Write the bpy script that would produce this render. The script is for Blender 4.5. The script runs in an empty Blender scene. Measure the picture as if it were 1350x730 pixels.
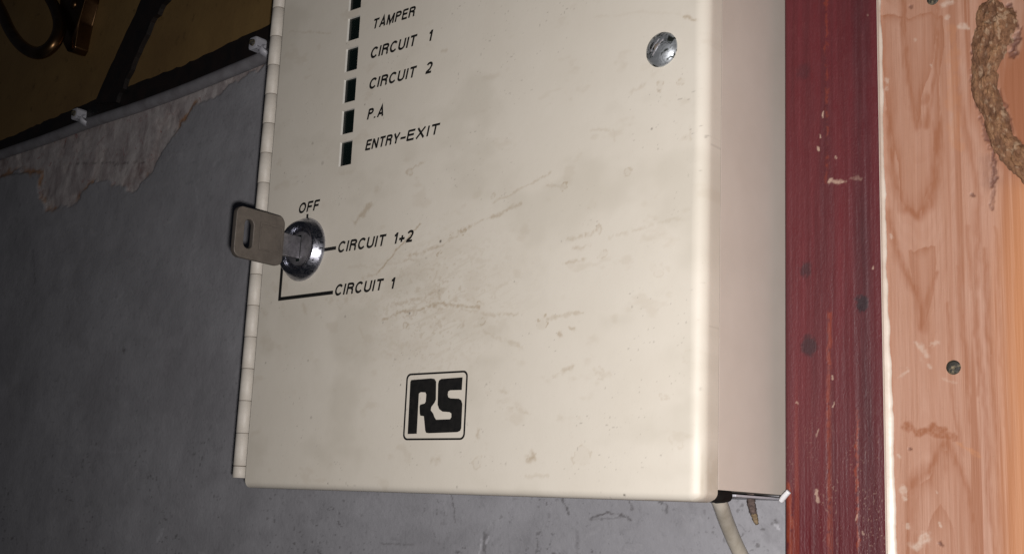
import bpy, bmesh, math, random
import numpy as np
from mathutils import Vector, Matrix
random.seed(4)
rng = np.random.RandomState(7)

# ------------------------------------------------------------------ camera
# world frame: X to the right along the box front, Y into the wall, Z up; metres; the lens is the origin
R = np.array([[0.76860344, 0.63832585, 0.04229485],
              [-0.09093612, 0.17445959, -0.98045626],
              [-0.63322932, 0.74973593, 0.19213712]])
FPX = 1582.5
scene = bpy.context.scene
cam_d = bpy.data.cameras.new('camera'); cam = bpy.data.objects.new('camera', cam_d)
scene.collection.objects.link(cam); scene.camera = cam
cam_d.sensor_width = 36.0; cam_d.lens = FPX / 1350 * 36.0
cam_d.clip_start = 0.01; cam_d.clip_end = 50
cam.matrix_world = Matrix([[R[0][0], -R[1][0], -R[2][0], 0],
                           [R[0][1], -R[1][1], -R[2][1], 0],
                           [R[0][2], -R[1][2], -R[2][2], 0], [0, 0, 0, 1]])
# ------------------------------------------------------------------ light: the phone's flash, beside its lens, in a dark room
world = bpy.data.worlds.new('World'); scene.world = world; world.use_nodes = True
world.node_tree.nodes['Background'].inputs['Color'].default_value = (0.75, 0.8, 1.0, 1)
world.node_tree.nodes['Background'].inputs['Strength'].default_value = 0.012
ld = bpy.data.lights.new('phone_flash', 'SPOT'); ld.spot_size = math.radians(124); ld.spot_blend = 1.0; ld.energy = 7.5; ld.shadow_soft_size = 0.003
ld.color = (1.0, 0.955, 0.935)
lo = bpy.data.objects.new('phone_flash', ld); scene.collection.objects.link(lo)
lo.location = tuple(R[0] * 0.004 + R[1] * 0.008)
aim = Vector(R[0] * 0.29 + R[1] * 0.11 + R[2] * 1.0); lo.rotation_euler = aim.to_track_quat('-Z', 'Y').to_euler()   # the beam's middle
scene.view_settings.view_transform = 'Standard'; scene.view_settings.look = 'None'
scene.view_settings.exposure = 0.0; scene.view_settings.gamma = 1.0
scene.render.resolution_x = 1024; scene.render.resolution_y = 553

# ------------------------------------------------------------------ planes and measuring
YF = 0.300     # front of the door
YD = 0.3095    # back edge of the door pan
YW = 0.360     # wall
YB = 0.345     # red board front
YP = 0.3475    # bare plank front
YO = 0.356     # ochre panel front
def ray(x, y): return R.T @ np.array([(x - 675) / FPX, (y - 365) / FPX, 1.0])
def W(x, y, Y): r = ray(x, y); return r * Y / r[1]           # point of the plane Y where the measured feature lies
def WX(x, y, X): r = ray(x, y); return r * X / r[0]

def smooth(t): return t * t * (3 - 2 * t)
def vnoise(x, y, seed):
    r = np.random.RandomState(seed).rand(256, 256)
    xi = np.floor(x).astype(int); yi = np.floor(y).astype(int)
    fx = smooth(x - xi); fy = smooth(y - yi)
    a = r[xi & 255, yi & 255]; b = r[(xi + 1) & 255, yi & 255]; c = r[xi & 255, (yi + 1) & 255]; d = r[(xi + 1) & 255, (yi + 1) & 255]
    return (a * (1 - fx) + b * fx) * (1 - fy) + (c * (1 - fx) + d * fx) * fy
def fbm(x, y, seed, n=4):
    s = 0; a = .5; t = 0
    for i in range(n):
        s = s + a * vnoise(x * 2 ** i + 17.3 * i, y * 2 ** i + 5.1 * i, seed + i); t += a; a *= .55
    return s / t
def sstep(a, b, v): return smooth(np.clip((v - a) / (b - a), 0, 1))
def segdist(X, Z, pts):
    d = np.full(X.shape, 1e9)
    for (ax, az), (bx, bz) in zip(pts[:-1], pts[1:]):
        vx, vz = bx - ax, bz - az; L = vx * vx + vz * vz + 1e-12
        t = np.clip(((X - ax) * vx + (Z - az) * vz) / L, 0, 1)
        d = np.minimum(d, np.hypot(X - ax - t * vx, Z - az - t * vz))
    return d
def inside(X, Z, pts):
    c = np.zeros(X.shape, bool); n = len(pts)
    for i in range(n):
        (x1, z1), (x2, z2) = pts[i], pts[(i + 1) % n]
        if z1 == z2: continue
        c ^= ((z1 > Z) != (z2 > Z)) & (X < (x2 - x1) * (Z - z1) / (z2 - z1) + x1)
    return c

# ------------------------------------------------------------------ materials
def mat(name): m = bpy.data.materials.new(name); m.use_nodes = True; return m
class NT:
    def __init__(s, m): s.t = m.node_tree; s.b = s.t.nodes['Principled BSDF']
    def n(s, typ, **kw):
        o = s.t.nodes.new(typ)
        for k, v in kw.items(): setattr(o, k, v)
        return o
    def link(s, a, b): s.t.links.new(a, b)
    def val(s, sock, v):
        if hasattr(v, 'is_linked') or hasattr(v, 'links'): s.link(v, sock)
        else: sock.default_value = v
    def mix(s, f, a, b, mode='MIX'):
        o = s.n('ShaderNodeMix', data_type='RGBA', blend_type=mode)
        for k, v in ((0, f), (6, a), (7, b)):
            if isinstance(v, tuple) and len(v) == 3: v = v + (1,)
            s.val(o.inputs[k], v)
        return o.outputs[2]
    def noise(s, scale, detail=4, rough=.55, stretch=(1, 1, 1), dist=0):
        tc = s.n('ShaderNodeTexCoord'); mp = s.n('ShaderNodeMapping'); mp.inputs['Scale'].default_value = stretch
        s.link(tc.outputs['Object'], mp.inputs[0]); o = s.n('ShaderNodeTexNoise')
        o.inputs['Scale'].default_value = scale; o.inputs['Detail'].default_value = detail
        o.inputs['Roughness'].default_value = rough; o.inputs['Distortion'].default_value = dist
        s.link(mp.outputs[0], o.inputs['Vector']); return o.outputs['Fac']
    def ramp(s, f, a, b, lo=0., hi=1.):
        o = s.n('ShaderNodeMapRange'); s.link(f, o.inputs[0])
        for i, v in enumerate((a, b, lo, hi)): o.inputs[i + 1].default_value = v
        return o.outputs[0]
    def mul(s, a, b, op='MULTIPLY'):
        o = s.n('ShaderNodeMath', operation=op); s.val(o.inputs[0], a); s.val(o.inputs[1], b); return o.outputs[0]
    def attr(s, name='marks'):
        a = s.n('ShaderNodeAttribute', attribute_name=name); p = s.n('ShaderNodeSeparateColor')
        s.link(a.outputs['Color'], p.inputs[0]); return p.outputs
    def bump(s, h, strength, dist):
        o = s.n('ShaderNodeBump'); o.inputs['Strength'].default_value = strength; o.inputs['Distance'].default_value = dist
        s.link(h, o.inputs['Height']); s.link(o.outputs[0], s.b.inputs['Normal']); return o
def setp(n, col=None, rough=None, metal=None, spec=None, coat=None):
    for k, v in (('Base Color', col), ('Roughness', rough), ('Metallic', metal), ('Specular IOR Level', spec), ('Coat Weight', coat)):
        if v is None: continue
        if isinstance(v, tuple) and len(v) == 3: v = v + (1,)
        n.val(n.b.inputs[k], v)

CREAM = (0.68, 0.635, 0.555)
def cream_mat(name, marks):
    m = mat(name); n = NT(m)
    mott = n.noise(35, 5, .6)
    c = n.mix(n.ramp(mott, .3, .75, 0, .55), CREAM, (0.62, 0.57, 0.485))
    fine = n.noise(900, 3, .6)
    c = n.mix(n.ramp(fine, .62, .78, 0, .22), c, (0.42, 0.37, 0.29))
    if marks:
        r = n.attr()
        c = n.mix(r[0], c, (0.30, 0.20, 0.09))      # brown splashes
        c = n.mix(r[1], c, (0.10, 0.085, 0.07))      # dark flecks
        c = n.mix(r[2], c, (0.48, 0.44, 0.36))       # broad grime
    setp(n, c, n.ramp(n.noise(60, 4), .3, .7, .46, .6), 0., .45)
    h = n.mul(n.noise(160, 3, .5), n.mul(n.noise(1500, 2, .5), .25), 'ADD')
    n.bump(h, .5, .00012)
    return m
M_DOOR = cream_mat('cream_paint_stained', True)
M_CREAM = cream_mat('cream_paint', False)
def simple(name, col, col2=None, rough=.5, metal=0., scale=200, spec=.5, bump=.0, stretch=(1, 1, 1), lo=.35, hi=.7):
    m = mat(name); n = NT(m)
    f = n.noise(scale, 5, .6, stretch)
    c = n.mix(n.ramp(f, lo, hi), col, col2 or tuple(v * .7 for v in col))
    setp(n, c, rough, metal, spec)
    if bump: n.bump(f, .6, bump)
    return m
M_SIDE = simple('cream_body_paint', (0.65, 0.59, 0.525), (0.61, 0.55, 0.485), .42, scale=50)
M_INK = simple('black_ink', (0.008, 0.008, 0.008), (0.016, 0.015, 0.014), .45, scale=400)
M_LENS = simple('dark_lens', (0.004, 0.006, 0.005), (0.003, 0.010, 0.009), .2, scale=60)
M_WHITEEDGE = simple('bare_cut_edge', (0.80, 0.78, 0.72), (0.66, 0.63, 0.57), .5, scale=500)
M_HINGE = simple('hinge_paint', (0.64, 0.60, 0.54), (0.56, 0.515, 0.45), .5, scale=200, spec=.4, bump=.0003)
M_GAP = simple('dark_gap', (0.20, 0.165, 0.13), (0.09, 0.07, 0.055), .7)  # dark tone of the hinge joints, door seam and screw slot
M_PLASTIC = simple('white_clip_plastic', (0.50, 0.50, 0.54), (0.42, 0.42, 0.46), .4, scale=300)
M_WHITE = simple('white_plastic', (0.78, 0.78, 0.80), (0.66, 0.66, 0.68), .4, scale=300)
M_RUBBER = simple('black_rubber', (0.006, 0.006, 0.006), (0.012, 0.011, 0.010), .6, scale=500, spec=.15)
M_CABLE = simple('beige_cable', (0.45, 0.415, 0.355), (0.30, 0.265, 0.21), .45, scale=180, stretch=(1, 1, .3))
M_GCABLE = simple('grey_painted_cable', (0.24, 0.235, 0.25), (0.17, 0.16, 0.17), .55, scale=120, bump=.0004)
M_CORD = simple('frayed_brown_cord', (0.15, 0.105, 0.09), (0.03, 0.022, 0.02), .85, scale=1100, bump=.0012)
M_TAN = simple('tan_fibre', (0.25, 0.18, 0.10), (0.10, 0.07, 0.04), .8, scale=1300, bump=.0008)
M_HOOK = simple('dark_bronze', (0.20, 0.115, 0.055), (0.065, 0.036, 0.022), .33, 1., scale=70)
M_CREAMPAINT = simple('thick_cream_gloss', (0.68, 0.60, 0.52), (0.60, 0.52, 0.44), .4, scale=150, bump=.0002)
M_NAIL = simple('dark_nail_head', (0.22, 0.18, 0.11), (0.022, 0.020, 0.015), .6, .1, scale=620, bump=.0008, lo=.36, hi=.5)

def key_mat():
    m = mat('worn_nickel'); n = NT(m)
    f = n.noise(250, 5, .65)
    c = n.mix(n.ramp(f, .3, .75), (0.17, 0.148, 0.13), (0.11, 0.095, 0.083))
    setp(n, c, n.ramp(n.noise(500, 4), .3, .7, .42, .6), .55, .5)
    n.bump(n.noise(1400, 3), .35, .00012)
    return m
M_KEY = key_mat()
def chrome_mat():
    m = mat('scratched_chrome'); n = NT(m)
    f = n.noise(420, 6, .7, dist=1.2)
    c = n.mix(n.ramp(f, .50, .62), (0.50, 0.51, 0.57), (0.30, 0.30, 0.34))
    setp(n, c, n.ramp(f, .35, .65, .13, .42), 1., .5)
    n.bump(n.noise(450, 4, .6), .3, .00025)
    return m
M_CHROME = chrome_mat()
def screw_mat():
    m = mat('tarnished_screw'); n = NT(m)
    f = n.noise(330, 6, .65, dist=.8)
    c = n.mix(n.ramp(f, .5, .58), (0.50, 0.53, 0.56), (0.03, 0.035, 0.03))
    setp(n, c, n.ramp(f, .4, .6, .32, .6), .8, .5)
    n.bump(f, .4, .0003)
    return m
M_SCREW = screw_mat()
M_BRIGHT = simple('bright_slot_metal', (0.62, 0.60, 0.62), (0.35, 0.33, 0.34), .45, .5, scale=700)  # light lines along both sides of the screw slot
M_PLUG = simple('dull_plug_metal', (0.30, 0.29, 0.31), (0.16, 0.155, 0.165), .38, .7, scale=600, bump=.0002)

def wall_mat():
    m = mat('grey_painted_wall'); n = NT(m); r = n.attr()
    mott = n.noise(22, 6, .65)
    c = n.mix(n.ramp(mott, .32, .7), (0.35, 0.35, 0.372), (0.265, 0.263, 0.28))
    pat = n.noise(130, 5, .7, dist=.6)
    c = n.mix(n.ramp(pat, .54, .74, 0, .5), c, (0.18, 0.178, 0.19))
    sp = n.noise(420, 4, .7)
    c = n.mix(n.ramp(sp, .60, .74, 0, .5), c, (0.11, 0.11, 0.115))
    c = n.mix(n.ramp(n.noise(60, 5, .75, (1, 1, 1), 1.5), .58, .72, 0, .3), c, (0.46, 0.45, 0.47))
    c = n.mix(n.ramp(n.noise(9, 5, .7), .50, .68, 0, .35), c, (0.20, 0.19, 0.205))
    bare = n.mix(n.ramp(n.noise(80, 7, .72, (1, 1, .55), .5), .36, .66), (0.62, 0.57, 0.55), (0.26, 0.20, 0.195))
    bare = n.mix(n.ramp(n.noise(160, 5, .75, dist=1.0), .60, .66, 0, .8), bare, (0.27, 0.06, 0.05))
    c = n.mix(r[0], c, bare)
    c = n.mix(r[1], c, (0.05, 0.042, 0.04))
    c = n.mix(r[2], c, (0.50, 0.50, 0.53))
    a = n.n('ShaderNodeAttribute', attribute_name='rim')
    c = n.mix(a.outputs['Fac'], c, (0.34, 0.17, 0.075))
    setp(n, c, n.ramp(pat, .3, .7, .42, .62), 0., .4)
    h = n.mul(n.noise(70, 5, .6), n.mul(n.noise(500, 4, .6), .35), 'ADD')
    n.bump(h, .5, .0009)
    return m
M_WALL = wall_mat()
def red_mat():
    m = mat('mahogany_stain'); n = NT(m); r = n.attr()
    g = n.noise(260, 6, .65, (1, 1, .035)); g2 = n.noise(900, 4, .7, (1, 1, .25))
    c = n.mix(n.ramp(g, .33, .68), (0.118, 0.0125, 0.018), (0.080, 0.0085, 0.0125))
    c = n.mix(n.ramp(g2, .56, .74, 0, .22), c, (0.19, 0.05, 0.05))
    c = n.mix(r[0], c, (0.020, 0.010, 0.014))
    c = n.mix(r[1], c, (0.33, 0.055, 0.012))
    c = n.mix(r[2], c, (0.58, 0.42, 0.32))
    setp(n, c, n.ramp(n.noise(600, 5, .7, (1, 1, .3)), .3, .7, .42, .65), 0., .6)
    n.bump(n.mul(g2, n.noise(1500, 3, .7, (1, 1, .6)), 'ADD'), .5, .0003)
    return m
M_RED = red_mat()
def plank_mat():
    m = mat('bare_pine'); n = NT(m); r = n.attr()
    g = n.noise(200, 6, .65, (1, 1, .04)); g2 = n.noise(1100, 3, .6, (1, 1, .03))
    c = n.mix(n.ramp(n.noise(25, 4), .3, .7), (0.45, 0.265, 0.195), (0.40, 0.222, 0.155))
    c = n.mix(n.ramp(g, .42, .70, 0, .6), c, (0.33, 0.15, 0.085))
    c = n.mix(n.ramp(g2, .52, .75, 0, .35), c, (0.40, 0.21, 0.13))
    c = n.mix(n.ramp(n.noise(1700, 3, .7, (1, 1, .022)), .55, .68, 0, .35), c, (0.27, 0.12, 0.065))
    c = n.mix(n.ramp(n.noise(1300, 3, .7), .64, .74, 0, .35), c, (0.22, 0.12, 0.08))
    c = n.mix(n.ramp(r[0], 0, .75), c, (0.28, 0.11, 0.055))          # late wood
    c = n.mix(r[1], c, (0.46, 0.20, 0.085))         # orange heart
    c = n.mix(r[2], c, (0.58, 0.48, 0.40))           # pale scuffs
    a = n.n('ShaderNodeAttribute', attribute_name='rim')
    c = n.mix(a.outputs['Fac'], c, (0.07, 0.022, 0.018))
    setp(n, c, .56, 0., .35)
    n.bump(n.mul(g, n.mul(g2, .5), 'ADD'), .5, .0006)
    return m
M_PINE = plank_mat()
def bark_mat():
    m = mat('flaky_bark'); n = NT(m)
    f = n.noise(330, 7, .75, (1, 1, .6), 1.2)
    r = n.attr()
    c = n.mix(n.ramp(f, .38, .62), (0.16, 0.074, 0.036), (0.27, 0.135, 0.068))
    c = n.mix(n.mul(r[0], .6), c, (0.07, 0.030, 0.017))
    c = n.mix(n.mul(r[1], .45), c, (0.36, 0.20, 0.10))
    c = n.mix(n.mul(r[2], .6), c, (0.46, 0.32, 0.21))
    c = n.mix(n.ramp(n.noise(1400, 5, .8), .45, .62, 0, .6), c, (0.10, 0.048, 0.026))
    setp(n, c, .65, 0., .4); n.bump(f, .8, .0012)
    return m
M_BARK = bark_mat()
def ochre_mat():
    m = mat('ochre_varnish'); n = NT(m)
    f = n.noise(18, 6, .65); g = n.noise(150, 5, .7)
    c = n.mix(n.ramp(f, .3, .7), (0.23, 0.145, 0.055), (0.165, 0.10, 0.04))
    c = n.mix(n.ramp(g, .6, .75, 0, .6), c, (0.05, 0.03, 0.015))
    setp(n, c, .5, 0., .3); n.bump(g, .4, .0006)
    return m
M_OCHRE = ochre_mat()
M_DARK = simple('dark_brown_and_shadow', (0.006, 0.005, 0.005), (0.016, 0.009, 0.007), .55, scale=120, bump=.0008)  # paint of the brace; also the strip of underside and shadow above the cable
M_CHIP = simple('chipped_wood', (0.16, 0.075, 0.045), (0.05, 0.02, 0.015), .7, scale=400, bump=.0006)

# ------------------------------------------------------------------ object helpers
COL = scene.collection
def tag(o, label=None, cat=None, group=None, kind=None):
    for k, v in (('label', label), ('category', cat), ('group', group), ('kind', kind)):
        if v: o[k] = v
def empty(name, loc, label, cat, group=None):
    o = bpy.data.objects.new(name, None); o.empty_display_size = .01; COL.objects.link(o); o.location = loc
    tag(o, label, cat, group); return o
def origin(parent):
    v = Vector((0, 0, 0))
    while parent is not None: v += Vector(parent.location); parent = parent.parent
    return v
def link(name, me, material, parent=None, smooth_=True, at=None, matrix=None):
    """me has WORLD coordinates; shift them to the object's own origin"""
    if matrix is not None: me.transform(matrix)
    co = np.empty(len(me.vertices) * 3); me.vertices.foreach_get('co', co); co = co.reshape(-1, 3)
    o0 = Vector(at) if at is not None else Vector(((co[:, 0].min() + co[:, 0].max()) / 2, (co[:, 1].min() + co[:, 1].max()) / 2, co[:, 2].min()))
    me.transform(Matrix.Translation(-o0))
    o = bpy.data.objects.new(name, me); COL.objects.link(o)
    if parent is not None: o.parent = parent
    o.location = o0 - origin(parent)
    if material is not None:
        me.materials.clear()
        for mm in (material if isinstance(material, (list, tuple)) else [material]): me.materials.append(mm)
    if smooth_:
        me.polygons.foreach_set('use_smooth', [True] * len(me.polygons))
    me.update(); return o
def pymesh(name, v, f):
    me = bpy.data.meshes.new(name); me.from_pydata([tuple(map(float, p)) for p in v], [], f); me.validate(); return me
def grid_mesh(name, V, keep=None, attrs=None):
    """V: (nz, nx, 3). keep: (nz-1, nx-1) bool"""
    nz, nx = V.shape[:2]
    idx = np.arange(nz * nx).reshape(nz, nx)
    q = np.stack([idx[:-1, :-1], idx[:-1, 1:], idx[1:, 1:], idx[1:, :-1]], -1)
    if keep is not None: q = q[keep]
    q = q.reshape(-1, 4)
    me = bpy.data.meshes.new(name)
    me.vertices.add(nz * nx); me.vertices.foreach_set('co', V.reshape(-1).astype(np.float32))
    me.loops.add(len(q) * 4); me.loops.foreach_set('vertex_index', q.reshape(-1).astype(np.int32))
    me.polygons.add(len(q)); me.polygons.foreach_set('loop_start', (np.arange(len(q)) * 4).astype(np.int32))
    me.polygons.foreach_set('loop_total', np.full(len(q), 4, np.int32))
    me.update(calc_edges=True)
    for an, a in (attrs or {}).items():
        if a.ndim == 3:
            at = me.attributes.new(an, 'FLOAT_COLOR', 'POINT')
            c = np.ones((nz * nx, 4), np.float32); c[:, :3] = a.reshape(-1, 3); at.data.foreach_set('color', c.reshape(-1))
        else:
            at = me.attributes.new(an, 'FLOAT', 'POINT'); at.data.foreach_set('value', a.reshape(-1).astype(np.float32))
    return me
def add_box(bm, x0, x1, y0, y1, z0, z1):
    vs = [bm.verts.new(p) for p in ((x0, y0, z0), (x1, y0, z0), (x1, y1, z0), (x0, y1, z0), (x0, y0, z1), (x1, y0, z1), (x1, y1, z1), (x0, y1, z1))]
    for f in ((0, 3, 2, 1), (4, 5, 6, 7), (0, 1, 5, 4), (1, 2, 6, 5), (2, 3, 7, 6), (3, 0, 4, 7)): bm.faces.new([vs[i] for i in f])
def bm_mesh(name, bm, bevel=0, seg=2):
    if bevel: bmesh.ops.bevel(bm, geom=list(bm.edges), offset=bevel, segments=seg, affect='EDGES', profile=.5)
    bmesh.ops.recalc_face_normals(bm, faces=bm.faces)
    me = bpy.data.meshes.new(name); bm.to_mesh(me); bm.free(); return me
def box_mesh(name, *a, bevel=0): bm = bmesh.new(); add_box(bm, *a); return bm_mesh(name, bm, bevel)
def prism(name, pts, y0, y1, bevel=0):
    """polygon in XZ, from y0 (front) to y1"""
    bm = bmesh.new(); a = [bm.verts.new((p[0], y0, p[1])) for p in pts]; b = [bm.verts.new((p[0], y1, p[1])) for p in pts]
    bm.faces.new(a); bm.faces.new(b[::-1]); n = len(pts)
    for i in range(n): bm.faces.new((a[i], b[i], b[(i + 1) % n], a[(i + 1) % n]))
    return bm_mesh(name, bm, bevel)
def tube(name, pts, rad, n=20, bump=0, seed=0, closed=True, sub=6):
    P = [Vector(p) for p in pts]; Q = []; RR = []
    rads = rad if isinstance(rad, (list, tuple)) else [rad] * len(P)
    for i in range(len(P) - 1):                              # Catmull-Rom
        p0 = P[max(i - 1, 0)]; p1 = P[i]; p2 = P[i + 1]; p3 = P[min(i + 2, len(P) - 1)]
        for k in range(sub):
            t = k / sub
            Q.append(.5 * ((2 * p1) + (p2 - p0) * t + (2 * p0 - 5 * p1 + 4 * p2 - p3) * t * t + (3 * p1 - p0 - 3 * p2 + p3) * t ** 3))
            RR.append(rads[i] * (1 - t) + rads[i + 1] * t)
    Q.append(P[-1]); RR.append(rads[-1])
    v = []; f = []; up = Vector((0, 1, .01)).normalized()
    r = random.Random(seed)
    for i, q in enumerate(Q):
        d = (Q[min(i + 1, len(Q) - 1)] - Q[max(i - 1, 0)]).normalized()
        a = d.cross(up).normalized(); b = a.cross(d).normalized(); up = b
        for k in range(n):
            th = 2 * math.pi * k / n; rr = RR[i] * (1 + bump * (r.random() - .5))
            v.append(q + a * math.cos(th) * rr + b * math.sin(th) * rr)
    for i in range(len(Q) - 1):
        for k in range(n):
            f.append((i * n + k, i * n + (k + 1) % n, (i + 1) * n + (k + 1) % n, (i + 1) * n + k))
    if closed: f.append(tuple(range(n))[::-1]); f.append(tuple(range((len(Q) - 1) * n, len(Q) * n)))
    me = pymesh(name, v, f); return me
def lathe(name, prof, cx, cz, n=64):
    """prof: (radius, y) about an axis parallel to Y"""
    v = []; f = []
    for r, y in prof:
        for k in range(n):
            t = 2 * math.pi * k / n; v.append((cx + r * math.cos(t), y, cz + r * math.sin(t)))
    for i in range(len(prof) - 1):
        for k in range(n): f.append((i * n + k, i * n + (k + 1) % n, (i + 1) * n + (k + 1) % n, (i + 1) * n + k))
    if prof[0][0] > 1e-9: f.append(tuple(range(n)))
    if prof[-1][0] > 1e-9: f.append(tuple(range((len(prof) - 1) * n, len(prof) * n))[::-1])
    bm = bmesh.new(); me = pymesh(name, v, f); bm.from_mesh(me); bmesh.ops.remove_doubles(bm, verts=bm.verts, dist=1e-7)
    bmesh.ops.recalc_face_normals(bm, faces=bm.faces); bm.to_mesh(me); bm.free(); return me
def curve_fill(name, loops, extrude, bevel=0):
    """filled outlines (holes allowed) in local XY, thickness along local Z"""
    cu = bpy.data.curves.new(name, 'CURVE'); cu.dimensions = '2D'; cu.fill_mode = 'BOTH'; cu.extrude = extrude; cu.bevel_depth = bevel; cu.bevel_resolution = 2
    for L in loops:
        sp = cu.splines.new('POLY'); sp.points.add(len(L) - 1)
        for i, p in enumerate(L): sp.points[i].co = (p[0], p[1], 0, 1)
        sp.use_cyclic_u = True
    return curve_to_mesh(cu)
def curve_to_mesh(cu):
    o = bpy.data.objects.new('tmp', cu); COL.objects.link(o); bpy.context.view_layer.update()
    me = bpy.data.meshes.new_from_object(o.evaluated_get(bpy.context.evaluated_depsgraph_get()))
    bpy.data.objects.remove(o); bpy.data.curves.remove(cu); return me
def rrect(x0, x1, z0, z1, r, n=6):
    p = []
    for cx, cz, a0 in ((x1 - r, z1 - r, 0), (x0 + r, z1 - r, 90), (x0 + r, z0 + r, 180), (x1 - r, z0 + r, 270)):
        for i in range(n + 1):
            a = math.radians(a0 + 90 * i / n); p.append((cx + r * math.cos(a), cz + r * math.sin(a)))
    return p
XZ = Matrix(((1, 0, 0, 0), (0, 0, -1, 0), (0, 1, 0, 0), (0, 0, 0, 1)))     # local XY -> world XZ, local +Z -> -Y (towards the viewer)

def stroke(X, Z, pts, w, s, seed, gap=.0, rag=.6, st=1.):
    """a mark along pts (metres), half width w, strength s, its edge and its density broken up by noise"""
    P = np.array(pts); m_ = w * 5 + .002
    out = np.zeros(X.shape)
    zi = np.where((Z[:, 0] > P[:, 1].min() - m_) & (Z[:, 0] < P[:, 1].max() + m_))[0]; xi = np.where((X[0] > P[:, 0].min() - m_) & (X[0] < P[:, 0].max() + m_))[0]
    if len(zi) == 0 or len(xi) == 0: return out
    sl = (slice(zi[0], zi[-1] + 1), slice(xi[0], xi[-1] + 1)); X = X[sl]; Z = Z[sl]
    q = max(w * 2.2, .0006); Z0 = Z; Zn = Z / st; am = w * (3.0 if st == 1 else 1.2)
    nx = (fbm(X / q, Zn / q, seed, 3) - .5) * am + (fbm(X / .004, Z / .004, seed + 4, 2) - .5) * .0012; nz = (fbm(X / q, Z / q, seed + 9, 3) - .5) * am + (fbm(X / .004, Z / .004, seed + 14, 2) - .5) * .0012
    d = segdist(X + nx, Z + nz, pts)
    ww = w * (.45 + 1.1 * fbm(X / .0025, Zn / .0025, seed + 21, 2))
    m = 1 - sstep(ww * (1 - rag), ww * (1 + rag), d)
    m = m * (.35 + 1.1 * fbm(X / .0007, Zn / .0007, seed + 31, 3))
    if gap: m = m * sstep(gap - .14, gap + .16, fbm(X / .0016, Z / .0016, seed + 3, 3) + .03)
    out[sl] = np.clip(m, 0, 1) * s
    return out
def ring(X, Z, c, r, w, s, seed, fill=.25, asp=1.):
    a = (fbm(X / (r * 1.1), Z / (r * 1.1), seed, 3) - .5) * r * 1.7
    th = (seed * 1.7) % 3.1; e = .75 + .5 * ((seed * .37) % 1)
    x = (X - c[0]) * math.cos(th) + (Z - c[1]) * math.sin(th); z = -(X - c[0]) * math.sin(th) + (Z - c[1]) * math.cos(th)
    d = np.hypot(x / asp / e, z * e) + a
    m = (1 - sstep(w * .3, w * 1.5, np.abs(d - r))) * (.15 + 1.3 * sstep(.35, .65, fbm(X / (r * .9), Z / (r * .9), seed + 5, 2)))
    return np.clip(np.maximum(m, (1 - sstep(r * .7, r, d)) * fill), 0, 1) * s

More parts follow.
